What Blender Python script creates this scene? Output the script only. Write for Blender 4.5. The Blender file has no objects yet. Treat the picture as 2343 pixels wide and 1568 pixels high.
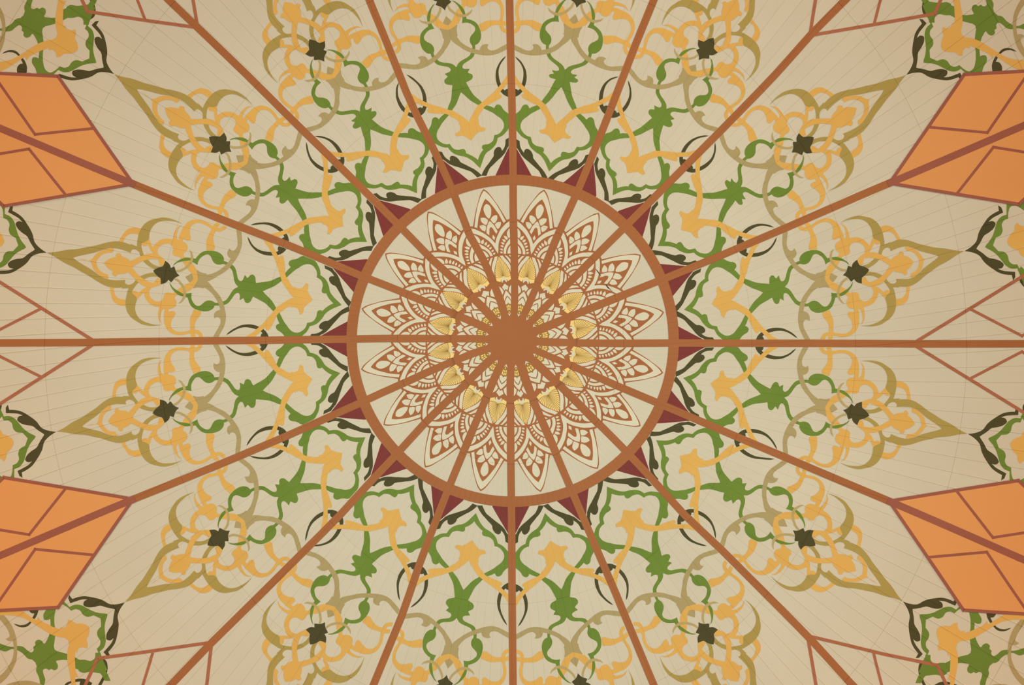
import bpy, math, random
from mathutils import Vector
from mathutils.geometry import tessellate_polygon
random.seed(7)

# ------------------------------------------------------------------ camera, light, exposure
W_PX, H_PX, F_PX = 2343.0, 1568.0, 1692.0
CAM_Z = 1.6
scene = bpy.context.scene
cam_d = bpy.data.cameras.new('camera'); cam = bpy.data.objects.new('camera', cam_d)
scene.collection.objects.link(cam); scene.camera = cam
cam.location = (0, 0, CAM_Z); cam.rotation_euler = (0, math.pi, 0)      # straight up, picture-top = +Y
cam_d.sensor_width = 36.0; cam_d.lens = 36.0 * F_PX / W_PX; cam_d.clip_start = 0.05; cam_d.clip_end = 100

world = bpy.data.worlds.new('hall_light'); scene.world = world; world.use_nodes = True
bg = world.node_tree.nodes['Background']
bg.inputs[0].default_value = (0.90, 0.645, 0.515, 1); bg.inputs[1].default_value = 0.735
def aim_at(o, loc, aim):
    o.location = loc; o.rotation_euler = (Vector(aim) - Vector(loc)).to_track_quat('-Z', 'Y').to_euler()
d = bpy.data.lights.new('center_fill', 'SPOT'); d.energy = 1800; d.color = (0.10, 0.70, 1.0); d.spot_size = math.radians(92); d.spot_blend = 1.0  # added cool spot, unseen, makes the middle of the dome brighter and whiter
d.shadow_soft_size = 0.5; o = bpy.data.objects.new('center_fill', d); scene.collection.objects.link(o); aim_at(o, (0, -1.0, 0.3), (0, 0, 10.6))
# two unseen area lights, added to rake across the beads between the boards
for wx, wy, en in ((7.6, 14.0, 1250), (-14.8, 5.4, 1000)):
    d = bpy.data.lights.new('added_side_light', 'AREA'); d.shape = 'RECTANGLE'; d.size = 5.0; d.size_y = 3.0; d.energy = en; d.color = (1.0, 0.74, 0.59)
    o = bpy.data.objects.new('added_side_light', d); scene.collection.objects.link(o); aim_at(o, (wx, wy, 3.6), (0, 0, 10.4))
vs = scene.view_settings
vs.view_transform = 'Standard'; vs.look = 'None'; vs.gamma = 1.0; vs.exposure = 0.06
try: vs.use_curve_mapping = False
except Exception: pass

# ------------------------------------------------------------------ materials
def lin(c): c /= 255.0; return c / 12.92 if c <= .04045 else ((c + .055) / 1.055) ** 2.4
MATS = {}
def mat(name, rgb, rough=.6, var=.05, scale=1.3, metallic=0.0, coat=0.0, perobj=0.0):
    m = bpy.data.materials.new(name); m.use_nodes = True; nt = m.node_tree; b = nt.nodes['Principled BSDF']
    L = tuple(lin(v) for v in rgb)
    tc = nt.nodes.new('ShaderNodeTexCoord'); geo = nt.nodes.new('ShaderNodeNewGeometry')
    n1 = nt.nodes.new('ShaderNodeTexNoise'); n1.inputs['Scale'].default_value = scale; n1.inputs['Detail'].default_value = 9; n1.inputs['Roughness'].default_value = .62
    nt.links.new(geo.outputs['Position'], n1.inputs['Vector'])
    r = nt.nodes.new('ShaderNodeMapRange'); r.inputs[1].default_value = .3; r.inputs[2].default_value = .7
    r.inputs[3].default_value = 1 - var; r.inputs[4].default_value = 1 + var
    nt.links.new(n1.outputs['Fac'], r.inputs[0])
    fac = r.outputs[0]
    if perobj:
        oi = nt.nodes.new('ShaderNodeObjectInfo'); r2 = nt.nodes.new('ShaderNodeMapRange')
        r2.inputs[3].default_value = 1 - perobj; r2.inputs[4].default_value = 1 + perobj
        nt.links.new(oi.outputs['Random'], r2.inputs[0])
        mu = nt.nodes.new('ShaderNodeMath'); mu.operation = 'MULTIPLY'
        nt.links.new(fac, mu.inputs[0]); nt.links.new(r2.outputs[0], mu.inputs[1]); fac = mu.outputs[0]
    vm = nt.nodes.new('ShaderNodeVectorMath'); vm.operation = 'SCALE'; vm.inputs[0].default_value = L
    nt.links.new(fac, vm.inputs['Scale']); nt.links.new(vm.outputs[0], b.inputs['Base Color'])
    b.inputs['Roughness'].default_value = rough; b.inputs['Metallic'].default_value = metallic
    b.inputs['Coat Weight'].default_value = coat; b.inputs['Coat Roughness'].default_value = .25
    b.inputs['Specular IOR Level'].default_value = .06
    n2 = nt.nodes.new('ShaderNodeTexNoise'); n2.inputs['Scale'].default_value = 60; n2.inputs['Detail'].default_value = 3
    nt.links.new(geo.outputs['Position'], n2.inputs['Vector'])
    bp = nt.nodes.new('ShaderNodeBump'); bp.inputs['Strength'].default_value = .06; bp.inputs['Distance'].default_value = .004
    nt.links.new(n2.outputs['Fac'], bp.inputs['Height']); nt.links.new(bp.outputs[0], b.inputs['Normal'])
    MATS[name] = m
mat('cream_board', (208, 196, 165), .62, .035, .55, perobj=.015)
mat('cream_paint', (216, 206, 172), .55, .03)
mat('brown_paint', (166, 102, 57), .5, .05, 1.0)
mat('line_brown', (172, 106, 72), .5, .05)
mat('kite_brown', (158, 92, 70), .5, .06)
mat('maroon_paint', (127, 58, 50), .5, .04)
mat('green_paint', (110, 133, 50), .5, .07, 1.6)
mat('dark_olive_paint', (80, 73, 40), .5, .05)
mat('yellow_paint', (220, 170, 84), .5, .04)
mat('khaki_paint', (173, 153, 100), .55, .03)
mat('olive_paint', (172, 148, 76), .5, .04)
mat('pale_olive_paint', (184, 160, 100), .55, .03)
mat('orange_paint', (224, 153, 86), .5, .025, .4)
mat('gold_paint', (240, 204, 120), .4, .05, 3.0)
mat('gold_line', (160, 118, 50), .45, .05)
mat('gap_dark', (70, 60, 48), .8, .05)

# ------------------------------------------------------------------ picture geometry -> dome surface
OX, OY = 1171.5, 784.0            # optical axis = dome axis
D0 = 9.0
def depth(rho): return D0 - 1.3 * (rho / 1400.0) ** 2
TWO = 2 * math.pi; NB = 192; DU = TWO / NB; GH = 0.0010
def sig(t): return 1 - .034 * math.cos(2 * t) - .013 * math.cos(t) - .006 * math.sin(t)
def tw(t): return .04 + .04 * math.cos(2 * t)
SW = 0.7
SEAMS = [268.0, 576.0, 825.0, 1092.0, 1370.0]
KNOTS = sorted(set([float(k) for k in range(50, 1750, 50)] + [s + d for s in SEAMS for d in (-SW, 0, SW)]))
V_END = 1690.0
def polar(x, y):
    dx, dy = x - OX, OY - y
    return math.hypot(dx, dy), math.atan2(dy, dx)
def uv_of(x, y):
    rho, t = polar(x, y); rho = max(rho, 1e-3)
    return t - tw(t) * math.log(max(rho, 20) / 600.0), rho / sig(t)
def inv_uv(u, v):
    t = u
    for _ in range(12):
        rho = v * sig(t); t = u + tw(t) * math.log(max(rho, 20) / 600.0)
    rho = v * sig(t); return OX + rho * math.cos(t), OY - rho * math.sin(t)
def recess(u, v):
    """beads along the board joints stand proud (negative), end joints are recessed"""
    g = 0.0
    if v > 268:
        d = abs((u / DU) - round(u / DU)) * DU
        if d < GH: g = -.0034 * min(1.15, v / 1000.0) * (1 - d / GH)
    for s in SEAMS:
        d = abs(v - s)
        if d < SW: g += (.0035 if s < 300 else .003) * (1 - d / SW)
    return g
def to3d(x, y, u, v, off):
    rho = math.hypot(x - OX, y - OY); d = depth(rho) + recess(u, v) - off
    return (-(x - OX) / F_PX * d, (OY - y) / F_PX * d, CAM_Z + d)

# ------------------------------------------------------------------ object helpers
COL = scene.collection
def link(name, verts, faces, material, parent=None, origin=None):
    if origin is None and parent is not None:
        origin = parent.get('_o') and Vector(parent['_o']) or Vector((0, 0, 0))
    o0 = Vector(origin) if origin is not None else Vector((0, 0, 0))
    me = bpy.data.meshes.new(name)
    me.from_pydata([tuple(Vector(v) - o0) for v in verts], [], faces); me.materials.append(MATS[material]); me.update()
    o = bpy.data.objects.new(name, me); COL.objects.link(o)
    if parent is not None: o.parent = parent
    else: o.location = o0
    return o
def tag(o, label, cat, group=None):
    o['label'] = label; o['category'] = cat
    if group: o['group'] = group
    return o
def thing(name, at_px, label, cat, group=None):
    o = bpy.data.objects.new(name, None); COL.objects.link(o); o.empty_display_size = .1
    u, v = uv_of(*at_px); p = to3d(at_px[0], at_px[1], u, v, 0.0)
    o.location = p; ORIG[o.name] = Vector(p)
    return tag(o, label, cat, group)
ORIG = {}
def split(polys, ax, vals):
    out = []
    for poly in polys:
        lo = min(p[ax] for p in poly); hi = max(p[ax] for p in poly)
        cur = poly
        for c in vals:
            if c <= lo + 1e-9: continue
            if c >= hi - 1e-9: break
            a, b = [], []
            n = len(cur)
            for i in range(n):
                p, q = cur[i], cur[(i + 1) % n]
                if p[ax] <= c: a.append(p)
                if p[ax] >= c: b.append(p)
                if (p[ax] < c < q[ax]) or (q[ax] < c < p[ax]):
                    f = (c - p[ax]) / (q[ax] - p[ax])
                    m = (c, p[1] + f * (q[1] - p[1])) if ax == 0 else (p[0] + f * (q[0] - p[0]), c)
                    a.append(m); b.append(m)
            if len(a) >= 3: out.append(a)
            cur = b
            if len(cur) < 3: break
        if len(cur) >= 3: out.append(cur)
    return out
def dense(P, step=9.0):
    out = []
    for i in range(len(P)):
        a, b = P[i], P[(i + 1) % len(P)]; m = int(math.hypot(b[0] - a[0], b[1] - a[1]) // step)
        out.append(tuple(a)); out += [(a[0] + (b[0] - a[0]) * k / (m + 1), a[1] + (b[1] - a[1]) * k / (m + 1)) for k in range(1, m + 1)]
    return out
def paint_geo(polys_px, layer, extra=0.0, flat=False):
    """cut outlines along every board joint and lay them on the dome as a thin coat"""
    verts, faces, idx = [], [], {}
    for P in polys_px:
        if len(P) < 3: continue
        P = dense(P)
        ref = uv_of(sum(p[0] for p in P) / len(P), sum(p[1] for p in P) / len(P))[0]
        V = []
        for x, y in P:
            u, v = uv_of(x, y)
            while u - ref > math.pi: u -= TWO
            while u - ref < -math.pi: u += TWO
            V.append((u, v))
        vm = sum(p[1] for p in V) / len(V)
        tris = tessellate_polygon([[Vector((p[0] * vm, p[1], 0)) for p in V]])
        cells = [[V[a], V[b], V[c]] for a, b, c in tris]
        vmin = min(p[1] for p in V); vmax = max(p[1] for p in V)
        cells = split(cells, 1, [k for k in KNOTS if vmin < k < vmax])
        u0 = min(p[0] for p in V); u1 = max(p[0] for p in V)
        ks = []
        for k in range(int(math.floor(u0 / DU)) - 1, int(math.ceil(u1 / DU)) + 2): ks += [k * DU - GH, k * DU, k * DU + GH]
        outer = [c for c in cells if max(p[1] for p in c) > 268.01]; inner = [c for c in cells if max(p[1] for p in c) <= 268.01]
        cells = split(inner, 0, [k for k in ks[1::3]][::2]) + split(outer, 0, ks)
        for c in cells:
            f = []
            for u, v in c:
                key = (round(u, 6), round(v, 3))
                if key not in idx:
                    idx[key] = len(verts); x, y = inv_uv(u, v)
                    ex = extra(x, y) if callable(extra) else extra
                    verts.append(to3d(x, y, u, v, .0008 + .00015 * layer + ex + (recess(u, v) if flat else 0.0)))
                i = idx[key]
                if not f or (f[-1] != i): f.append(i)
            if len(f) > 2 and f[0] == f[-1]: f.pop()
            if len(set(f)) == len(f) and len(f) >= 3:
                ar = 0.0                                   # face the room
                for i in range(len(f)):
                    a, b = verts[f[i]], verts[f[(i + 1) % len(f)]]; ar += a[0] * b[1] - b[0] * a[1]
                faces.append(f if ar < 0 else f[::-1])
    return verts, faces
def paint(name, polys_px, layer, material, parent=None, extra=0.0, flat=False):
    v, f = paint_geo(polys_px, layer, extra, flat)
    o0 = ORIG[parent.name] if parent is not None else Vector(v[0])
    o = link(name, v, f, material, parent, o0)
    if parent is not None: ORIG[o.name] = o0
    return o

# ------------------------------------------------------------------ outline strings
TILES = {'T1': (1540, 640, 9.8), 'T2': (1720, 640, 9.8), 'T3': (1880, 580, 8.711), 'T4': (2040, 500, 6.535),
         'T5': (1880, 740, 10.187), 'T7': (1800, 450, 4.315), 'P4': (1380, 660, 11.2), 'P5': (1270, 660, 12.06),
         'P6': (1160, 720, 12.06), 'TR': (1843, 0, 3.136), 'BR': (1843, 1068, 3.136)}
def parse(s):
    """-> list of (x, y, corner, on_axis) in photograph pixels"""
    out = []; tx, ty, sc = 0, 0, 1
    for tok in s.split():
        if tok in TILES: tx, ty, sc = TILES[tok]; continue
        ax = '@' in tok; co = ax or '!' in tok
        x, y = tok.rstrip('@!').split(',')
        out.append((tx + float(x) / sc, ty + float(y) / sc, co, ax))
    return out
def smooth(P, n=4):
    """closed outline: Catmull-Rom through the smooth points, sharp at the corners"""
    out = []; N = len(P)
    for i in range(N):
        p0, p1, p2, p3 = P[i - 1], P[i], P[(i + 1) % N], P[(i + 2) % N]
        L = math.hypot(p2[0] - p1[0], p2[1] - p1[1])
        out.append((p1[0], p1[1], p1[3]))
        if (p1[2] and p2[2]): 
            m = int(L // 25)
            for k in range(1, m + 1):
                f = k / (m + 1); out.append((p1[0] + f * (p2[0] - p1[0]), p1[1] + f * (p2[1] - p1[1]), p1[3] and p2[3]))
            continue
        def tang(a, b, c):
            la = math.hypot(b[0] - a[0], b[1] - a[1]) + 1e-6; lc = math.hypot(c[0] - b[0], c[1] - b[1]) + 1e-6
            tx = ((b[0] - a[0]) / la * lc + (c[0] - b[0]) / lc * la) / (la + lc)
            ty = ((b[1] - a[1]) / la * lc + (c[1] - b[1]) / lc * la) / (la + lc)
            return tx, ty
        t1 = ((p2[0] - p1[0]) / (L + 1e-6), (p2[1] - p1[1]) / (L + 1e-6)) if p1[2] else tang(p0, p1, p2)
        t2 = ((p2[0] - p1[0]) / (L + 1e-6), (p2[1] - p1[1]) / (L + 1e-6)) if p2[2] else tang(p1, p2, p3)
        k_ = max(1, min(n, int(L / 1.6)))
        for k in range(1, k_):
            f = k / k_; f2, f3 = f * f, f * f * f
            h1, h2, h3, h4 = 2 * f3 - 3 * f2 + 1, f3 - 2 * f2 + f, -2 * f3 + 3 * f2, f3 - f2
            out.append((h1 * p1[0] + h2 * L * t1[0] + h3 * p2[0] + h4 * L * t2[0],
                        h1 * p1[1] + h2 * L * t1[1] + h3 * p2[1] + h4 * L * t2[1], False))
    return out

# ------------------------------------------------------------------ the sixteen painted ribs (centre lines as they run on the ceiling)
RIBS = [
 [(1318,785),(1553,785),(1880,785.8),(2110,787.3),(2343,787)],
 [(1317.4,719.6),(1504,644.5),(1627.6,594),(1780.6,529),(2000,433.5),(2047,414.5),(2343,287)],
 [(1276,673.6),(1433.6,516),(1650,298.5),(1762,184),(1859,75),(1936,-2)],
 [(1237.5,632),(1269,555),(1326,428),(1405,229.6),(1451,109.7),(1495.7,0)],
 [(1177,632),(1174,500),(1174,400),(1169,150),(1165.6,0)],
 [(1123.8,632.4),(1075.4,540.4),(1032,427),(942.3,242),(883.7,94.4),(845,0)],
 [(1073,673.6),(993,598.5),(910.8,513.8),(791.8,395.4),(664.3,270.4),(572.4,178.6),(449,60),(386,0)],
 [(1034,717),(828.4,632.4),(681.6,569.9),(528.6,511.2),(350,439.8),(242.3,395.4),(0,293.4)],
 [(1030,776),(800,776.5),(620,779),(400,780.8),(200,784),(0,785)],
 [(1034,828),(947,867),(822,923.5),(681.6,987.2),(528.6,1052.3),(350,1125),(283.8,1151),(0,1272)],
 [(1068,876.5),(990.6,949),(915.6,1031.5),(774,1183.3),(628.6,1328.7),(474,1481),(391,1568)],
 [(1111.7,913),(1080,988),(1027,1116),(945.5,1331),(929.6,1384.8),(854.3,1568)],
 [(1168,925),(1168.6,1000),(1170.5,1168),(1172,1397.6),(1173.8,1568)],
 [(1223,925),(1256.9,1002.4),(1305.3,1116),(1402,1341.5),(1428,1405),(1495.7,1568)],
 [(1276,876.5),(1353.7,954),(1433.6,1034),(1558,1170.5),(1655,1262.4),(1850,1458),(1950,1568)],
 [(1315,840),(1402,879),(1511,925),(1704,1007.6),(1921,1099.5),(2047,1152.5),(2162,1202),(2343,1281.6)],
]
CO = (1170.5, 782.0); CM = (1172.5, 779.3)
def rib_table(c):
    T = []
    for i, R in enumerate(RIBS):
        nom = i * TWO / 16; row = []
        for x, y in R:
            t = math.atan2(c[1] - y, x - c[0])
            while t - nom > math.pi: t -= TWO
            while t - nom < -math.pi: t += TWO
            row.append((math.hypot(x - c[0], y - c[1]), t - nom))
        row.sort(); T.append(row)
    return T
RT = {CO: rib_table(CO), CM: rib_table(CM)}
def rib_ang(i, r, c=CO):
    i %= 16; row = RT[c][i]; nom = i * TWO / 16
    if r <= row[0][0]: return nom + row[0][1] * row[0][0] / max(r, 95.0)
    for (r0, t0), (r1, t1) in zip(row, row[1:]):
        if r <= r1: return nom + t0 + (t1 - t0) * (r - r0) / (r1 - r0)
    return nom + row[-1][1]
SPAN = TWO / 16
def to_rs(x, y, sec, c=CO):
    r = math.hypot(x - c[0], y - c[1]); t = math.atan2(c[1] - y, x - c[0])
    a, b = rib_ang(sec, r, c), rib_ang(sec + 1, r, c) + (TWO if sec == 15 else 0)
    m = .5 * (a + b)
    while t - m > math.pi: t -= TWO
    while t - m < -math.pi: t += TWO
    return r, ((t - a) / (b - a) - .5) * SPAN * r
def from_rs(r, s, sec, c=CO):
    a, b = rib_ang(sec, r, c), rib_ang(sec + 1, r, c) + (TWO if sec == 15 else 0)
    t = a + (s / (SPAN * r) + .5) * (b - a)
    return c[0] + r * math.cos(t), c[1] - r * math.sin(t)

# landmarks of the hand-painted repeat in every sector: V tip, palmette tip, palmette crotch, body crotches, scroll crotch, star, leaf tip; then rib points
LM = {
 0: dict(B=(1565,709),C=(1628.3,695.6),D=(1672.6,687.1),E=(1746,669.6),e=(1795.5,656.8),F=(1865,643.7),G=(1958.8,623.5),H=(2205.3,575),y=(1778,777),k=(1846.5,777.2),Y=(1736,558),K=(1796,531.6)),
 1: dict(B=(1505,563.5),D=(1595.7,501),E=(1660.7,455),e=(1695.2,427.8),F=(1757,387),G=(1836.7,331.6),H=(2072.6,172),y=(1730.9,540.6),k=(1792,515),Y=(1604.5,357.5),K=(1649,308.5)),
 2: dict(B=(1402,447),D=(1461,360),E=(1494.4,293.4),e=(1525,249.5),F=(1563.3,190),G=(1615.8,112.2),y=(1591,345),k=(1639,297.5),Y=(1417.9,224.5),K=(1442,163)),
 3: dict(B=(1256.4,392.5),C=(1268.3,326.8),D=(1272.2,285.7),E=(1284.7,199.2),e=(1293,160),F=(1305.5,88.2),G=(1325.6,-13.4),y=(1400.6,213.6),k=(1425.6,156.7),Y=(1178,173),K=(1175,108)),
 4: dict(B=(1098.3,385),C=(1078,321),D=(1073.3,280),E=(1054.7,210.8),e=(1044.2,154),F=(1031.7,91),G=(1011.8,-6.6),y=(1160.7,173),k=(1160,107),Y=(947,219),K=(919.3,151)),
 5: dict(B=(954.3,442.4),D=(892.6,356),E=(847.2,296),e=(823.7,255),F=(777.8,197.7),G=(725,115.3),y=(933.4,224.5),k=(906.6,168.4),Y=(749.7,345.7),K=(702.5,298.5)),
 6: dict(B=(839.8,554),C=(785.5,517.6),D=(753,494.6),E=(681.6,455),e=(639.5,423.2),F=(584.7,387),G=(504,330.4),H=(262,170),y=(737,359.7),k=(687.2,307.4),Y=(616.6,536.7),K=(551.5,510)),
 7: dict(B=(781.9,698),C=(715.6,686.7),D=(672,680.9),E=(601.3,666.8),e=(545.2,656.6),F=(475,644.4),G=(380.7,625.3),H=(108,578.5),y=(607.7,555.9),k=(547.7,531.6),Y=(566.8,768.9),K=(495.4,770)),
 8: dict(B=(778.6,854),C=(714.8,867.3),D=(672,874.2),E=(601.3,894),e=(546,906.9),F=(475,922.2),G=(379,939.7),H=(130,988),y=(564.3,788),k=(494,788),Y=(610.2,1005),K=(545,1031.9)),
 9: dict(B=(836,1001),C=(783,1037.5),D=(742.9,1061),E=(686.7,1105.9),e=(637,1137.8),F=(577.8,1179.3),G=(500.5,1231.6),H=(287,1378),y=(617.9,1023),k=(549,1049.7),Y=(736.5,1204),K=(685.5,1256.4)),
 10: dict(B=(947.6,1109),D=(888.8,1203.7),E=(846.7,1266.2),e=(823.7,1314.7),F=(777.8,1369.5),G=(726.8,1449.9),y=(748,1214.3),k=(697,1262.8),Y=(934.7,1331),K=(909.2,1396)),
 11: dict(B=(1088.9,1174.4),C=(1080.2,1236.9),D=(1072.6,1281.5),E=(1060.3,1350.4),e=(1045,1414.2),F=(1034.8,1474),G=(1016.2,1576),y=(951.9,1341.5),k=(927.7,1410),Y=(1164,1379.7),K=(1163.6,1453.7)),
 12: dict(B=(1247,1174.4),C=(1259.3,1238),D=(1270.8,1284),E=(1284.8,1349),e=(1296.3,1413),F=(1305.2,1470.3),G=(1329,1572),y=(1181.5,1384.8),k=(1182.8,1456.3),Y=(1389.4,1339),K=(1413.6,1404)),
 13: dict(B=(1388.8,1113.8),D=(1452.3,1205),E=(1491.3,1265),e=(1517.3,1312),F=(1558,1369.5),G=(1615.6,1449.9),y=(1410.2,1333.8),k=(1438.3,1395),Y=(1587.5,1212.6),K=(1634.7,1262.4)),
 14: dict(B=(1501.3,1007.7),C=(1555.6,1043.4),D=(1594.9,1068.9),E=(1648,1105),e=(1701.5,1134),F=(1752.6,1172.2),G=(1840.6,1232),H=(2065,1376),y=(1601.5,1201),k=(1651.3,1249.6),Y=(1724.5,1021.7),K=(1793.4,1057.4)),
 15: dict(B=(1563.3,865.3),C=(1625.5,877.6),D=(1668.9,887.8),E=(1741,902.3),e=(1794.6,910.2),F=(1866,927.3),G=(1959.2,944.9),H=(2213,993),y=(1733.4,1011.5),k=(1797.2,1040.8),Y=(1776.8,796),K=(1843,794.6)),
}
def shepard(pts, q, p=3.0):
    """pts: [(r,s,dr,ds)]"""
    sw = dr = ds = 0.0
    for r, s, a, b in pts:
        d2 = (r - q[0]) ** 2 + (s - q[1]) ** 2 + 30.0
        w = d2 ** (-p / 2); sw += w; dr += w * a; ds += w * b
    return dr / sw, ds / sw
T0 = {k: to_rs(*v, 0) for k, v in LM[0].items()}
CANON = {}
for k_, (r_, s_) in T0.items():
    CANON[k_] = (r_, 0.0) if k_ in 'BCDEeFGH' else (r_, s_)
CANON['Y'] = (CANON['y'][0], -CANON['y'][1]); CANON['K'] = (CANON['k'][0], -CANON['k'][1])
F1 = [(T0[k][0], T0[k][1], 0.0, CANON[k][1] - T0[k][1]) for k in 'BCDEeFGHyk']
def learn_axis(strings):
    for st in strings:
        for x, y, co, ax in parse(st):
            if ax:
                r, q = to_rs(x, y, 0); F1.append((r, q, 0.0, -q))
FS = {}
for sec, D in LM.items():
    rows = []
    for k, xy in D.items():
        r, s = to_rs(*xy, sec); c = CANON[k]; rows.append((c[0], c[1], r - c[0], s - c[1]))
    FS[sec] = rows
def canon_half(s, n=4):
    """outline traced in the lower half of the first sector -> canonical (r, s) list"""
    out = []
    for x, y, ax in smooth(parse(s), n):
        r, q = to_rs(x, y, 0)
        if ax: out.append((r, 0.0)); continue
        dr, ds = shepard(F1, (r, q)); out.append((r + dr, q + ds))
    return out
def place(cn, sec, mir):
    out = []
    for r, s in cn:
        if mir: s = -s
        dr, ds = shepard(FS[sec], (r, s)); out.append(from_rs(r + dr, s + ds, sec))
    return out

# ------------------------------------------------------------------ traced outlines (half repeat; '@' lies on the mirror axis, '!' is a corner)
BRACKET = "T1 75,700! 140,730 220,775 290,825 340,870 420,935 480,985 530,1018 590,1022 660,1050 710,1100 725,1145 705,1185 660,1207 635,1215! 700,1260 760,1285 830,1295 890,1297! 935,1365! 740,1365! 690,1330 650,1310 600,1285 540,1235 500,1195 440,1120 370,1040 300,960 250,905 190,870 75,820!"
MAROON = "T1 100,1040! 812,1417! 20,1417! 20,1040!"
GREEN = ("T1 245,675@ 330,710 430,750 520,800 600,870 650,950 700,1010 760,1065 830,1100 930,1125! 960,1190 1010,1260 1070,1310 1120,1350 1180,1375! 1450,1375! 1490,1345 1540,1280 1590,1235 1650,1200 1690,1150 1690,1090 1660,1060 1615,1040! 1650,970 1680,880 1715,810 1760,755 "
         "T2 60,690 180,570 290,500 380,450 455,403! 480,460 510,520 560,548 605,530 625,470 640,425! 680,450 720,468! 712,400 712,340 725,312 760,302 810,325 870,400 920,470 980,540 1050,580 1120,595 1190,603 1280,600! 1300,650 1350,700 1430,735 1520,740 1600,725 1680,695 1740,665 1810,590 1850,500 1875,400! 1900,395! 1885,315! 1782,299! 1790,350 1785,450 1740,540 1680,600 1620,605 1560,565 1500,510 1440,480 1370,478 1310,500 1270,530 1200,535 1120,510 1040,480 990,430 930,340 885,270 830,210 740,165@ 255,290@ 210,340 160,390 60,490 0,570 "
         "T1 1690,690 1615,800 1590,850 1550,930 1500,1020 1440,1100 1390,1170 1320,1230 1250,1258 1180,1258 1100,1220 1040,1170 1005,1110 990,1050! 930,1040 860,1020 820,980 785,920 770,840 750,790 700,775 650,795! 590,735 500,670 430,635@")
GTAIL = "T3 270,885! 300,878 380,855 430,840 520,770 580,690 615,620 622,565! 600,610 560,670 500,720 420,770 350,810 290,800 240,800 225,800!"
PALMETTE = ("T1 865,545@ 930,595 1000,645 1065,705! 1072,770 1090,820 1130,850 1155,852! 1170,790 1195,730 1240,695 1290,680 1345,685 1362,692! 1355,660! 1430,680 1510,725 1580,775 1650,820 1690,880 1720,950 1770,1050 1820,1140 1865,1200 1905,1200 "
            "T2 165,1140! 220,1180 300,1260 380,1330 430,1390! 640,1390! 570,1330 480,1280 400,1210 320,1140 230,1050 150,950 80,860 30,800 T1 1720,710 1680,665 1600,615 1500,560 1400,500 1300,462@")
CRESCENT = "T2 90,1380! 100,1335 135,1265 220,1180 320,1130 400,1100 500,1080 600,1080 700,1095 800,1135 900,1190 980,1255 1030,1318! 960,1280 880,1225 780,1175 680,1150 580,1150 480,1165 390,1190 330,1207 270,1240 237,1277! 262,1300 275,1345 270,1380!"
KHAKI = ("T2 1430,38@ 1400,60 1330,140 1260,240 1180,340 1120,450 1090,530 1065,650 1045,780 1040,900 1050,1000 1080,1120 1130,1230 1180,1330 1215,1390! 1330,1390! 1280,1290 1220,1180 1170,1080 1155,980 1175,920 1220,893 1260,900 1290,925! 1300,860 1280,780 1230,730 1160,708! 1175,620 1210,510 1260,410 1330,310 1400,240 1500,170! 1510,195! 1600,180 1680,180 1740,195! "
         "T3 175,640 250,555! 320,468@")
YKNOT = "T3 65,528@ 90,570 140,650 200,720 300,775 400,825 500,835! 560,790! 480,725 430,690 350,640 270,600 200,560 150,500@"
YBULB = ("T3 480,815! 520,860 530,890 505,930 495,1000 520,1060 570,1095 620,1102 650,1110 655,1165! 600,1160 550,1165 520,1190 530,1240 580,1310 610,1390 615,1450 T5 690,140 630,200 540,235 440,235 350,225 275,205! 250,285! 350,290 420,310 520,310 640,285 740,230 810,150 850,60 868,0 "
         "T3 745,1300 745,1200 725,1085! 780,1130 810,1220 820,1310 785,1412! 840,1340 860,1250 855,1160 830,1066! 920,1045 1010,1000 1090,900 1125,810 1133,765 1090,650! 1000,660! 1000,685! 1030,730 1028,800 1000,870 940,925 880,955 820,950 770,915 745,860 738,815 700,780 640,775 600,788 545,790!")
YBUD = ("T3 790,600! 850,625 930,650 1010,665 1090,640 1180,595 1240,540 1290,485 1370,390 1430,320! 1470,345 1540,355 1610,360 1650,402! 1690,370 1702,330 1680,295! T7 1215,672 1247,612@ T3 1355,225@ 1300,310 1240,390 1150,480 1050,540 945,578! 900,520 860,468 800,490!")
YHOOK = "T3 1040,650! 1130,675 1190,725 1245,775! 1265,740 1300,718 1345,722 1400,780! 1380,860! 1270,890! 1200,820 1133,765 1100,780!"
YLOOP = "T7 1070,1068! 1140,1055 1190,1010 1205,950 1215,865! 1180,865! 1175,940 1150,980 1070,1007!"
YSTALK = "T2 1590,735! 1740,685! 1780,780 1820,870 1835,980 1830,1100 T5 278,215! 262,300! 232,395! 140,395! 160,320 178,220! T2 1730,1160 1735,1080 1710,980 1650,890 1590,800"
YRING = "T5 185,200! 100,215 30,265 -12,330 -22,395! 62,395! 72,350 108,305 185,285!"
YARC = "T4 655,542@ 560,568 482,585 466,615 460,660 430,740 370,810 325,852! 283,852! 285,790! 330,770 380,720 405,650 412,592@"
OLEAF = ("T3 860,450! 950,440 1050,455 1120,485 1180,510 1240,550 1300,620 1340,665! 1420,655 1550,650 T4 100,1005 215,998 300,975 400,910 500,820 600,750 700,680 800,630 900,582 1000,530 1085,489@ 700,542@ 640,590 560,650 480,710 400,790 340,840 270,870 180,885 100,887 65,887! 72,925 55,950 25,962 "
         "T3 1390,583 1340,560 1290,500 1200,425 1150,402 1050,377 930,360!")
OCRES = "T3 1300,620! 1345,690 1362,750 1330,790 1290,830 1268,885 1290,960 1305,1060 1290,1170 1240,1270 1160,1340 1050,1390 930,1425 780,1435! 900,1445 1000,1445 1100,1430 1180,1405 1280,1340 1380,1260 1450,1150 1480,1030 1480,900 1460,790 1430,680 1405,635!"
PCRES = "T3 510,480! 450,510 390,580 330,680 305,780 310,860 350,930 400,985 465,1003! 430,975 390,920 360,850 355,780 375,690 420,610 470,550 540,505!"
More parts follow.
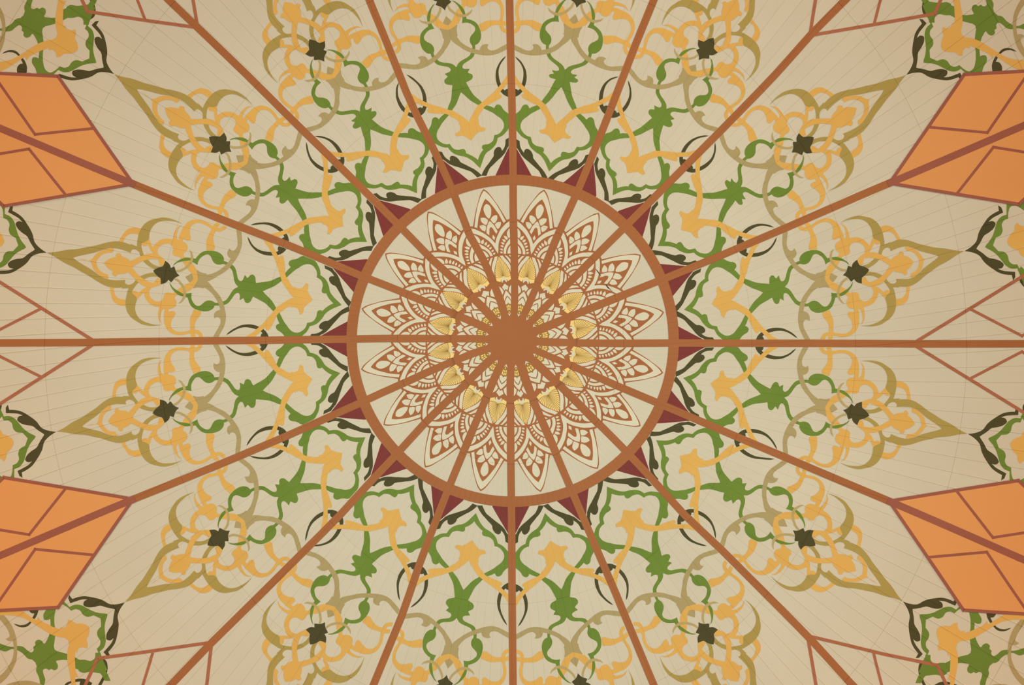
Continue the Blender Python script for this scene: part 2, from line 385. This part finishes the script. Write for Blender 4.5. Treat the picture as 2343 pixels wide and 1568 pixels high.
STAR = "T3 948,325@ 920,370 870,430 805,480! 800,540 803,602! 750,590 700,570 660,530 648,510! 620,540 597,567! 560,530 540,500 490,460 425,432@"
learn_axis([GREEN, PALMETTE, KHAKI, YKNOT, YBUD, YARC, OLEAF, STAR])
H_ = {k: canon_half(v) for k, v in dict(bracket=BRACKET, maroon=MAROON, green=GREEN, gtail=GTAIL, palmette=PALMETTE, crescent=CRESCENT,
     khaki=KHAKI, yknot=YKNOT, ybulb=YBULB, ybud=YBUD, yhook=YHOOK, yloop=YLOOP, ystalk=YSTALK, yring=YRING, yarc=YARC, oleaf=OLEAF,
     ocres=OCRES, pcres=PCRES, star=STAR).items()}
def both(key, sec): return [place(H_[key], sec, 0), place(H_[key], sec, 1)]
def visible(P, m=40): return any(-m < x < W_PX + m and -m < y < H_PX + m for x, y in P)

SECT = ['just above the right horizontal rib', 'second above the right horizontal rib', 'second right of the top vertical rib', 'just right of the top vertical rib',
        'just left of the top vertical rib', 'second left of the top vertical rib', 'second above the left horizontal rib', 'just above the left horizontal rib',
        'just below the left horizontal rib', 'second below the left horizontal rib', 'second left of the bottom vertical rib', 'just left of the bottom vertical rib',
        'just right of the bottom vertical rib', 'second right of the bottom vertical rib', 'second below the right horizontal rib', 'just below the right horizontal rib']
RIBN = ['right horizontal rib', 'first rib above the right horizontal one', 'upper right diagonal rib', 'first rib right of the top vertical one',
        'top vertical rib', 'first rib left of the top vertical one', 'upper left diagonal rib', 'first rib above the left horizontal one',
        'left horizontal rib', 'first rib below the left horizontal one', 'lower left diagonal rib', 'first rib left of the bottom vertical one',
        'bottom vertical rib', 'first rib right of the bottom vertical one', 'lower right diagonal rib', 'first rib below the right horizontal one']

# ------------------------------------------------------------------ the boarded dome
def board_geo(k, r0, r1):
    vs_ = [r0] + [v for v in KNOTS if r0 < v < r1] + [r1]
    us = [k * DU, k * DU + GH, (k + 1) * DU - GH, (k + 1) * DU]
    verts, faces = [], []
    for v in vs_:
        for j, u in enumerate(us):
            x, y = inv_uv(u, v); verts.append(to3d(x, y, u, v, 0))
    for i in range(len(vs_) - 1):
        for j in range(3):
            a = i * 4 + j; faces.append((a, a + 1, a + 5, a + 4))
    # board thickness at both ends
    return verts, faces
def orient(verts, faces):
    out = []
    for f in faces:
        ar = sum(verts[f[i]][0] * verts[f[(i + 1) % len(f)]][1] - verts[f[(i + 1) % len(f)]][0] * verts[f[i]][1] for i in range(len(f)))
        out.append(f if ar < 0 else f[::-1])
    return out
# the roof deck behind the boards
def deck():
    verts, faces = [], []; nr, na = 14, 64
    for i in range(nr + 1):
        rho = 1.0 + i * 130.0
        for j in range(na):
            t = j * TWO / na; d = depth(rho) + .05
            verts.append((-rho * math.cos(t) / F_PX * d, rho * math.sin(t) / F_PX * d, CAM_Z + d))
    for i in range(nr):
        for j in range(na): faces.append((i * na + j, i * na + (j + 1) % na, (i + 1) * na + (j + 1) % na, (i + 1) * na + j))
    return verts, orient(verts, faces)
dv, df = deck()
ceiling = link('ceiling', dv, df, 'gap_dark'); ceiling['kind'] = 'structure'; ORIG['ceiling'] = Vector((0, 0, 0))
ceiling['label'] = 'round domed ceiling lined with narrow cream painted boards'
# smooth centre panel
cv, cf = [], []
rings = [12.0] + [float(v) for v in range(50, 268, 25)] + [266.9, 268.0]
for v in rings:
    for j in range(96):
        u = j * TWO / 96; x, y = inv_uv(u, v); cv.append(to3d(x, y, u, v, 0))
for i in range(len(rings) - 1):
    for j in range(96): cf.append((i * 96 + j, i * 96 + (j + 1) % 96, (i + 1) * 96 + (j + 1) % 96, (i + 1) * 96 + j))
link('center_panel', cv, orient(cv, cf), 'cream_board', ceiling, (0, 0, 0))
cand = []
for ri in range(len(SEAMS)):
    r0 = SEAMS[ri]; r1 = SEAMS[ri + 1] if ri + 1 < len(SEAMS) else V_END
    for k in range(NB):
        vis = 0; n = 8
        for i in range(n):
            v = r0 + (i + .5) / n * (r1 - r0); x, y = inv_uv((k + .5) * DU, v)
            if 0 < x < W_PX and 0 < y < H_PX: vis += v * DU * (r1 - r0) / n
        cand.append((vis, ri, k, r0, r1))
cand.sort(key=lambda c: -c[0])
rest_v, rest_f = [], []
for n, (vis, ri, k, r0, r1) in enumerate(cand):
    v, f = board_geo(k, r0, r1); f = orient(v, f)
    if n < 300 and vis > 0: link('plank', v, f, 'cream_board', ceiling, (0, 0, 0))
    else:
        b = len(rest_v); rest_v += v; rest_f += [tuple(i + b for i in q) for q in f]
o = link('plank_field', rest_v, rest_f, 'cream_board', ceiling, (0, 0, 0)); o['kind'] = 'stuff'

# ------------------------------------------------------------------ ribs, ring
def ribbon(pts, w, closed=False):
    L, R = [], []
    n = len(pts)
    for i in range(n):
        a = pts[max(0, i - 1)]; b = pts[min(n - 1, i + 1)]
        dx, dy = b[0] - a[0], b[1] - a[1]; l = math.hypot(dx, dy) + 1e-9
        wi = w[i] if isinstance(w, list) else w
        L.append((pts[i][0] - dy / l * wi / 2, pts[i][1] + dx / l * wi / 2)); R.append((pts[i][0] + dy / l * wi / 2, pts[i][1] - dx / l * wi / 2))
    return [[L[i], L[i + 1], R[i + 1], R[i]] for i in range(n - 1)]
def rib_pt(i, r, perp=0.0):
    t = rib_ang(i, r); return (CO[0] + r * math.cos(t) - perp * math.sin(t), CO[1] - r * math.sin(t) - perp * math.cos(t))
for i in range(16):
    pts = [rib_pt(i, r) for r in [138, 200, 262, 320, 380] + list(range(440, 1681, 60))]
    o = paint('rib_stripe', ribbon(pts, 17.2), 11, 'brown_paint')
    lab = 'straight brown painted stripe, the ' + RIBN[i]
    tag(o, lab, 'rib stripe', 'brown rib stripes')
CR = (1173.0, 780.0)
def ring_polys(c, r0, r1, n=128):
    out = []
    for j in range(n):
        a, b = j * TWO / n, (j + 1) * TWO / n
        out.append([(c[0] + r * math.cos(t), c[1] - r * math.sin(t)) for r, t in ((r0, a), (r1, a), (r1, b), (r0, b))])
    return out
tag(paint('ring_band', ring_polys(CR, 356.5, 380.5), 12, 'brown_paint'), 'broad brown painted ring around the central mandala', 'ring')

# ------------------------------------------------------------------ motifs of the sixteen sectors
SEEN = {k: [] for k in range(16)}
for i in range(16):
    # maroon pointed triangle split by the rib: one thing lying across the rib stripe
    polys = [place(H_['maroon'], i, 0), place(H_['maroon'], (i - 1) % 16, 1)]
    tag(paint('spandrel_triangle', polys, 1, 'maroon_paint'), 'maroon triangle on the ring split by the ' + RIBN[i], 'triangle', 'maroon triangles around the ring')
def part(name, key, sec, layer, m, root, joined):
    if joined:
        polys = both(key, sec)
        if visible(polys[0] + polys[1]): return paint(name, polys, layer, m, root)
    else:
        for mi in (0, 1):
            P = place(H_[key], sec, mi)
            if visible(P): paint(name, [P], layer, m, root)
for s in range(16):
    c = LM[s]['D']
    t = thing('arabesque', c, 'green and yellow arabesque beside the ring, ' + SECT[s], 'arabesque', 'arabesques around the ring')
    part('dark_bracket', 'bracket', s, 2, 'dark_olive_paint', t, False)
    part('dark_crescent', 'crescent', s, 2, 'dark_olive_paint', t, False)
    part('green_vine', 'green', s, 3, 'green_paint', t, True)
    part('yellow_palmette', 'palmette', s, 6, 'yellow_paint', t, True)
    t = thing('flower_spray', LM[s]['G'], 'yellow flower around a dark star, ' + SECT[s], 'flower', 'flower sprays outside the arabesques')
    part('khaki_scroll', 'khaki', s, 4, 'khaki_paint', t, True)
    part('yellow_knot', 'yknot', s, 5, 'yellow_paint', t, True)
    part('green_tendril', 'gtail', s, 7, 'green_paint', t, False)
    part('yellow_bulb', 'ybulb', s, 6, 'yellow_paint', t, False)
    part('yellow_stalk', 'ystalk', s, 5, 'yellow_paint', t, False)
    part('yellow_ring', 'yring', s, 7, 'yellow_paint', t, False)
    part('yellow_hook', 'yhook', s, 7, 'yellow_paint', t, False)
    part('yellow_loop', 'yloop', s, 5, 'yellow_paint', t, False)
    part('olive_crescent', 'ocres', s, 8, 'olive_paint', t, False)
    part('olive_leaf', 'oleaf', s, 8, 'olive_paint', t, True)
    part('yellow_bud', 'ybud', s, 9, 'yellow_paint', t, True)
    part('bud_arc', 'yarc', s, 9, 'yellow_paint', t, True)
    part('pale_crescent', 'pcres', s, 9, 'pale_olive_paint', t, False)
    part('dark_star', 'star', s, 10, 'dark_olive_paint', t, True)

# ------------------------------------------------------------------ outer arabesques (traced in the second sector)
O_BR = "TR 720,540@ 750,495 770,440 762,380 770,300 785,240 812,196 832,172! 812,138! 838,142! 865,170! 840,200 810,240 795,275! 820,258 845,265 848,290 830,340 805,380 800,430 790,487@"
O_BR2 = "BR 845,1385! 818,1405 806,1450 812,1500 835,1560 880,1640! 905,1640! 862,1568 838,1515 835,1472! 862,1450 868,1425 858,1400!"
O_GX = "TR 885,165! 879,120 898,85 870,55 835,15 810,-40! 850,-40! 885,15 925,40 1000,45 1060,48 1073,75 1050,105 1000,112 950,105 925,125 922,165!"
O_GR = "TR 845,455@ 900,458 940,468 985,490 1030,512 1075,515 1112,497! 1135,520 1165,548! 1215,600! 1255,560! 1275,480 1298,435 1290,402 1265,400 1248,408! 1245,350 1252,300 1270,255 1290,228 1310,250 1335,257 1355,240 1352,218! 1368,205! 1365,180 1380,165 1410,180 1440,205 1480,212 1520,205 1568,215 1620,235! 1625,190! 1568,172 1520,190 1480,180 1440,155 1405,120 1365,112@ 1222,197@ 1215,250 1210,310 1218,380 1215,450 1200,495 1170,515 1135,500 1100,470! 1070,482 1040,475 1012,440 985,428 940,440! 895,425@"
O_YE = "TR 982,368@ 1030,378 1070,378 1090,395 1122,403! 1125,370 1145,345 1177,347! 1170,330! 1215,345 1270,370 1310,390 1338,422! 1345,395! 1400,430 1460,470 1520,500 1600,508! 1620,435! 1568,435 1500,430 1430,410 1370,375 1300,330 1240,295 1180,275 1130,270@"
O_CR = "TR 1512,374! 1490,358 1450,347 1410,355 1378,388 1352,420 1334,470 1340,530! 1402,530! 1406,480 1385,450 1362,446! 1372,425 1395,390 1425,368 1465,362!"
O_KH = "TR 1600,-60! 1550,-10 1515,45 1490,110 1484,190 1495,280 1525,360 1568,420 1620,470! 1640,430! 1590,380 1545,310 1540,280 1568,262! 1545,248 1515,250! 1508,190 1512,140 1535,80 1580,20 1640,-30!"
def canon_outer(st, flip=False, sec=1):
    out = []; hx = LM[sec]['H']
    for x, y, ax in smooth(parse(st)):
        r, q = to_rs(x, y, sec)
        ra, qa = to_rs(*hx, sec)
        out.append((r - ra, 0.0 if ax else ((q - qa * max(0, 1 - (r - ra) / 150.)) * (-1 if flip else 1))))
    return out
OUT = [('dark_bracket', canon_outer(O_BR, True), 2, 'dark_olive_paint', False), ('dark_bulb', canon_outer(O_BR2, False, 14), 2, 'dark_olive_paint', 'line'),
       ('dark_crescent', canon_outer(O_CR), 2, 'dark_olive_paint', False), ('green_vine', canon_outer(O_GR), 3, 'green_paint', True), ('green_leaf', canon_outer(O_GX, True), 3.6, 'green_paint', 'line'),
       ('khaki_scroll', canon_outer(O_KH), 4, 'khaki_paint', False), ('yellow_palmette', canon_outer(O_YE), 6, 'yellow_paint', True)]
for s in (0, 1, 6, 7, 8, 9, 14, 15):
    hx = LM[s]['H']; rh, sh = to_rs(*hx, s); rh += 1.5
    t = None
    for name, cn, lay, m, joined in OUT:
        P = [[from_rs(rh + dr, (-q if mi else q) + sh * max(0, 1 - dr / 150.), s) for dr, q in cn] for mi in ((s % 2,) if joined == 'line' else (0, 1))]
        P = [p for p in P if visible(p, 60)]
        if not P: continue
        if t is None:
            t = thing('outer_arabesque', hx, 'outer green arabesque at the picture edge, ' + SECT[s], 'arabesque', 'outer arabesques near the picture edge')
        if joined is True: paint(name, P, lay, m, t)
        else:
            for p in P: paint(name, [p], lay, m, t)

# ------------------------------------------------------------------ kites lying across the ribs
def extend(pl, d):
    (x0, y0), (x1, y1) = pl[0], pl[1]; l = math.hypot(x1 - x0, y1 - y0); a = (x0 - (x1 - x0) / l * d, y0 - (y1 - y0) / l * d)
    (x0, y0), (x1, y1) = pl[-2], pl[-1]; l = math.hypot(x1 - x0, y1 - y0); b = (x1 + (x1 - x0) / l * d, y1 + (y1 - y0) / l * d)
    return [a] + pl[1:-1] + [b]
def kite(i, tip, P, Cn, filled):
    (pa, pp), (ca, cp) = P, Cn
    oa = ca + cp / .3634
    qa, qp = pa + 119, 18.0
    ex, ey = ca - tip, cp
    s = (cp - .3634 * (qa - ca) - qp) / (ey + .3634 * ex)
    ea, ep = qa + s * ex, qp + s * ey
    ctr = rib_pt(i, tip + 120)
    if filled:
        t = thing('orange_kite', ctr, 'large orange kite crossed by the ' + RIBN[i], 'kite', 'orange kites')
    else:
        t = thing('line_kite', ctr, 'unfilled thin brown kite across the ' + RIBN[i], 'kite', 'unfilled brown kites')
    def pt(a, p): return rib_pt(i, a, p)
    def seg(a, b, n=10): return [pt(a[0] + (b[0] - a[0]) * k / n, a[1] + (b[1] - a[1]) * k / n) for k in range(n + 1)]
    lm = 'kite_brown' if filled else 'line_brown'
    for sg in (1, -1):
        T_, P_, Q_, E_, C_, O_ = (tip, 0), (pa, pp * sg), (qa, qp * sg), (ea, ep * sg), (ca, cp * sg), (oa, 0)
        if filled:
            a = seg(P_, Q_)[:-1] + seg(Q_, E_)[:-1] + seg(E_, C_)[:-1] + seg(C_, P_)[:-1]
            b = seg(T_, P_)[:-1] + seg(P_, Q_)[:-1] + seg(Q_, E_)[:-1] + seg(E_, O_)[:-1] + seg(O_, T_, 20)[:-1]
            if visible(a, 0): paint('orange_facet', [a], 7, 'orange_paint', t, .0032, True)
            if visible(b, 0): paint('orange_facet', [b], 7, 'orange_paint', t, .0032, True)
        w = 7.6
        for nm, pl, ww in (('outline_edge', seg(T_, C_) , w), ('outline_edge', seg(C_, O_), w), ('inner_line', seg(P_, Q_), w - 1.2), ('inner_line', seg(Q_, E_), w - 1.2)):
            # let the corners run into each other
            if nm == 'outline_edge' and pl[0] == pt(*C_): pass
            pl = extend(pl, ww * .42)
            if visible(pl, 0): paint(nm, ribbon(pl, ww), 9 if nm == 'inner_line' else 10, lm, t, .0032 if filled else 0.0, filled)
    if filled:
        pl = [pt(a, 0) for a in range(int(tip) - 4, 1600, 60)]
        paint('center_stripe', ribbon(pl, 16.5), 12, 'kite_brown', t, .0032, True)
for i in (1, 7, 9, 15): kite(i, 938, (1070, 83), (1192, 161), True)
kite(0, 917, (1049, 80), (1179, 161), False)
kite(8, 950, (1077, 78), (1205, 161), False)
kite(6, 1016, (1114, 70), (1221, 150), False)
kite(2, 978, (1099, 86), (1213, 168), False)
kite(10, 972, (1086, 80), (1182, 162), False)
kite(14, 955, (1087, 87), (1212, 170), False)

# ------------------------------------------------------------------ central mandala: sixteen petals
M_FIELD = "P4 1565,625@ 1500,722 1400,812 1280,902 1150,1002 1000,1102 880,1177 770,1247! 790,1310! 785,1400! 0,1400! P5 560,1490! 520,1400! 400,1310! 440,1160@"
M_BORD = "P4 1520,642@ 1440,742 1340,832 1200,942 1050,1042 900,1130 735,1222! 688,1160! 800,1100 920,1030 1050,930 1180,820 1260,740 1312,672@"
M_L1 = "P4 1185,695@ 1150,770 1080,820 980,832 880,820 812,790! 815,770@"
M_L2 = "P4 780,815! 850,860 890,930 895,985! 820,1000 740,970 670,915! 720,860"
M_L3 = "P4 650,930! 700,970 720,1040 718,1095! 650,1085 590,1060 535,1005! 590,960"
M_CH = "P4 745,795@ 680,870 600,930 480,992! 410,950! 500,900 570,860 590,822@"
M_DI = "P4 390,855@ 320,908! 248,885@"
M_Y = "P5 1215,1020@ 1270,1030 1327,1042 P4 80,975 200,1000 340,1070 450,1150 540,1240 600,1315! 740,1315! 690,1240 620,1165 530,1080 420,1010 300,945 162,897@"
M_HL = "P4 300,1275! 360,1240 430,1235 500,1265 555,1312! 325,1312!"
M_B1 = "P5 1212,1195! 1290,1197 1370,1215 1450,1255 1568,1342 P4 295,1312! P5 1500,1414! 1440,1345 1370,1300 1300,1275 1218,1270!"
M_B2 = "P5 1225,1310! 1290,1320 1370,1350 1450,1412! 1220,1412!"
M_W1 = "P5 1158,1068! 1166,1160! 1090,1230 1000,1320 930,1370 850,1412! 640,1412! 760,1370 880,1300 1000,1200 1080,1125"
M_W2 = "P5 1172,1220! 1165,1290! 1110,1350 1050,1412! 935,1412! 1020,1350 1100,1290"
M_W3 = "P5 1182,1350! 1182,1412! 1115,1412!"
M_FAN = "P5 1130,1042@ 1080,1105 1000,1185 900,1262 780,1335 680,1372 600,1388 520,1400! 458,1290! 510,1262 545,1230 565,1165@"
M_CAP = "P5 552,1165@ 540,1235 500,1257 440,1255! 424,1230! 470,1205 486,1160@"
TEETH = [((-75, 1080), (-55, 1002), 48), ((0, 1090), (25, 1010), 50), ((80, 1112), (112, 1030), 50), ((150, 1142), (192, 1050), 56), ((213, 1177), (276, 1090), 62), ((272, 1238), (368, 1140), 74)]
AXM = []
for tl, x, y in (('P6', 815, 605), ('P6', 1195, 550), ('P6', 1525, 490), ('P5', 388, 1175), ('P5', 555, 1165), ('P5', 1130, 1042), ('P5', 1215, 1020), ('P4', 162, 897), ('P4', 590, 822), ('P4', 815, 775), ('P4', 1185, 695), ('P4', 1312, 672), ('P4', 1565, 625)):
    X, Y, S = TILES[tl]; AXM.append(to_rs(X + x / S, Y + y / S, 0, CM))
AXM.sort()
def axis_s(r):
    if r <= AXM[0][0]: return AXM[0][1]
    for (r0, s0), (r1, s1) in zip(AXM, AXM[1:]):
        if r <= r1: return s0 + (s1 - s0) * (r - r0) / (r1 - r0 + 1e-9)
    return AXM[-1][1]
def fix_axis(r, q): return q - axis_s(r) * max(0.0, 1 - abs(q) / (SPAN * r / 2))
def canon_m(st):
    out = []
    for x, y, ax in smooth(parse(st)):
        r, q = to_rs(x, y, 0, CM); out.append((r, 0.0 if ax else fix_axis(r, q)))
    return out
def place_m(cn, sec, mi): return [from_rs(r, -q if mi else q, sec, CM) for r, q in cn]
MC = {k: canon_m(v) for k, v in dict(field=M_FIELD, bord=M_BORD, l1=M_L1, l2=M_L2, l3=M_L3, ch=M_CH, di=M_DI, yy=M_Y, hl=M_HL, b1=M_B1, b2=M_B2,
      w1=M_W1, w2=M_W2, w3=M_W3, fan=M_FAN, cap=M_CAP).items()}
def tooth(b, t, w):
    dx, dy = t[0] - b[0], t[1] - b[1]; l = math.hypot(dx, dy); nx, ny = -dy / l, dx / l
    pts = [(b[0] + nx * w * .36, b[1] + ny * w * .36, 1), (b[0] + dx * .4 + nx * w * .5, b[1] + dy * .4 + ny * w * .5, 0), (t[0], t[1], 1),
           (b[0] + dx * .4 - nx * w * .5, b[1] + dy * .4 - ny * w * .5, 0), (b[0] - nx * w * .36, b[1] - ny * w * .36, 1)]
    return canon_m('P4 ' + ' '.join('%.2f,%.2f%s' % (p[0], p[1], '!' if p[2] else '') for p in pts))
MT = [tooth(*t) for t in TEETH]
# rays of the gold fan
fan_out = [p for p in smooth(parse("P5 1130,1042@ 1080,1105 1000,1185 900,1262 780,1335 680,1372 600,1388 520,1400! 480,1330!"))][:]
fan_out = fan_out[:-4]
FC = (1270 + 505 / 12.06, 660 + 1168 / 12.06)
RAYS = []
NRAY = 11
acc = [0.0]
for a, b in zip(fan_out, fan_out[1:]): acc.append(acc[-1] + math.hypot(a[0] - b[0], a[1] - b[1]))
for n in range(NRAY):
    d = acc[-1] * (n + .5) / NRAY
    for j in range(len(acc) - 1):
        if acc[j] <= d <= acc[j + 1]:
            f = (d - acc[j]) / max(1e-6, acc[j + 1] - acc[j]); x = fan_out[j][0] + f * (fan_out[j + 1][0] - fan_out[j][0]); y = fan_out[j][1] + f * (fan_out[j + 1][1] - fan_out[j][1]); break
    dx, dy = x - FC[0], y - FC[1]; l = math.hypot(dx, dy); nx, ny = -dy / l, dx / l
    s0 = min(.6, 7.5 / l); x0, y0 = FC[0] + dx * s0, FC[1] + dy * s0
    RAYS.append([(lambda rq: (rq[0], fix_axis(*rq)))(to_rs(*p, 0, CM)) for p in ((x0 + nx * .35, y0 + ny * .35), (x + nx * .55, y + ny * .55), (x - nx * .55, y - ny * .55), (x0 - nx * .35, y0 - ny * .35))])
def mboth(k, s): return [place_m(MC[k], s, 0), place_m(MC[k], s, 1)]
for s in range(16):
    t = thing('mandala_petal', from_rs(290, 0, s, CM), 'brown and cream mandala petal inside the ring, ' + SECT[s], 'petal', 'mandala petals')
    paint('petal_field', mboth('field', s), 2, 'brown_paint', t)
    paint('petal_border', mboth('bord', s), 3, 'cream_paint', t)
    paint('leaf', mboth('l1', s), 3, 'cream_paint', t)
    for k in ('l2', 'l3'):
        for p in mboth(k, s): paint('leaf', [p], 3, 'cream_paint', t)
    paint('chevron', mboth('ch', s), 3, 'cream_paint', t)
    paint('diamond', mboth('di', s), 3, 'cream_paint', t)
    paint('arch_band', mboth('yy', s), 3, 'cream_paint', t)
    for mi in (0, 1):
        paint('tooth_row', [place_m(m, s, mi) for m in MT] + [place_m(MC['hl'], s, mi)], 3, 'cream_paint', t)['kind'] = 'stuff'
        for k in ('b1', 'b2'): paint('curved_band', [place_m(MC[k], s, mi)], 3, 'cream_paint', t)
        for k in ('w1', 'w2', 'w3'): paint('wing', [place_m(MC[k], s, mi)], 3, 'cream_paint', t)
    fan = paint('gold_fan', mboth('fan', s), 3, 'gold_paint', t)
    paint('fan_rays', [place_m(m, s, mi) for m in RAYS for mi in (0, 1)], 4, 'gold_line', fan)['kind'] = 'stuff'
# ------------------------------------------------------------------ hub disc
hub = thing('hub_disc', CM, 'brown centre disc with sixteen cream chevron wedges radiating from it', 'medallion')
def HUB(x, y):
    """the disc stands off the boards and its edge curls away in a few places"""
    r = math.hypot(x - 1175, y - 779.5); t = math.atan2(779.5 - y, x - 1175); e = .007
    for a, h, w in ((2.62, .020, .30), (-.62, .022, .16), (.08, .012, .12), (-2.75, .012, .12), (1.15, .009, .25)):
        d = (t - a + math.pi) % TWO - math.pi; e += h * math.exp(-(d / w) ** 2) * max(0.0, (r - 118) / 25) ** 1.5
    return e
hc = (1175.0, 779.5)
hp = [(hc[0] + 143 * math.cos(j * TWO / 96), hc[1] - 143 * math.sin(j * TWO / 96)) for j in range(96)]
NH = 240; hr = [8, 20, 40, 60, 80, 100, 112, 118, 121, 124, 127, 130, 133, 136, 139, 141, 143]; hv, hf = [], []
def hub3(x, y, off): u, v = uv_of(x, y); return to3d(x, y, u, v, off)
for r in hr:
    for j in range(NH):
        x, y = hc[0] + r * math.cos(j * TWO / NH), hc[1] - r * math.sin(j * TWO / NH); hv.append(hub3(x, y, .0008 + .00015 * 3 + HUB(x, y)))
hf.append(list(range(NH)))
for i in range(len(hr) - 1):
    for j in range(NH): hf.append((i * NH + j, i * NH + (j + 1) % NH, (i + 1) * NH + (j + 1) % NH, (i + 1) * NH + j))
hf = orient(hv, hf)
# rim of the disc: a real edge up to the ceiling boards
b = len(hv)
rim = []
for x, y in hp:
    u, v = uv_of(x, y); rim.append(to3d(x, y, u, v, .0008 + .00015 * 3 + HUB(x, y))); rim.append(to3d(x, y, u, v, -.004))
hv = hv + rim
for j in range(96):
    k = (j + 1) % 96; hf.append((b + 2 * j, b + 2 * k, b + 2 * k + 1, b + 2 * j + 1))
link('disc_plate', hv, hf, 'brown_paint', hub, ORIG[hub.name])
K_DIA = "P5 388,1175@ 315,1302! 203,1262! 242,1212@"
K_WING = "P5 110,1388! 180,1303! 270,1320 362,1397!"
K_CH = "P6 1525,490@ 1460,570 1360,662! 1255,660! 1330,600 1385,515@"
K_HEART = "P6 1355,520@ 1290,600 1230,652 1158,657! 1155,585! 1197,550@"
K_GOLD = "P6 1165,550@ 1158,655! 1000,655! 905,652! 955,592@"
K_TIP = "P6 815,605@ 915,652! 878,605@"
K_SQ = ["P6 1045,608! 1120,600! 1122,632! 1048,640!", "P6 985,612! 1032,608! 1034,636! 990,638!", "P6 1060,562@ 1125,560@ 1125,580! 1060,584!", "P6 990,580@ 1040,572@ 1040,592! 992,596!", "P6 900,590@ 925,610! 958,585@"]
M_FOOT = 'P5 572,1180@ 566,1240! 590,1392! 520,1400! 458,1290! 510,1262 530,1200@'
MC['foot'] = canon_m(M_FOOT)
KC = {k: canon_m(v) for k, v in dict(dia=K_DIA, wing=K_WING, ch=K_CH, heart=K_HEART, gold=K_GOLD, tip=K_TIP).items()}
KS = [canon_m(v) for v in K_SQ]
def kb(k, s): return [place_m(KC[k], s, 0), place_m(KC[k], s, 1)]
for s in range(16):
    g = paint('fan_foot', mboth('foot', s), 8, 'gold_paint', hub, HUB)
    paint('fan_cap', mboth('cap', s), 10, 'cream_paint', g, HUB)
    w = paint('chevron_wedge', kb('ch', s), 9, 'cream_paint', hub, HUB)
    for nm, key in (('wedge_tip', 'dia'), ('wedge_heart', 'heart'), ('wedge_point', 'tip')): paint(nm, kb(key, s), 9, 'cream_paint', w, HUB)
    for p in kb('wing', s): paint('wedge_wing', [p], 9, 'cream_paint', w, HUB)
    paint('gold_tip', kb('gold', s), 9, 'gold_line', w, HUB)
    paint('gold_grid', [place_m(m, s, mi) for m in KS for mi in (0, 1)], 11, 'gold_paint', w, HUB)['kind'] = 'stuff'
# two open cracks in the mandala boards
for pl in ([(1363, 615.5), (1368, 622), (1375.5, 633.5)], [(1385, 652), (1391, 657.5), (1401, 667.5)], [(1387, 651), (1390, 657), (1392, 661)]):
    paint('crack', ribbon(pl, [.8, 2.6, .6]), 6, 'gap_dark', ceiling)
print('objects', len(bpy.data.objects), 'tris', sum(len(m.loop_triangles) or sum(len(p.vertices) - 2 for p in m.polygons) for m in bpy.data.meshes))
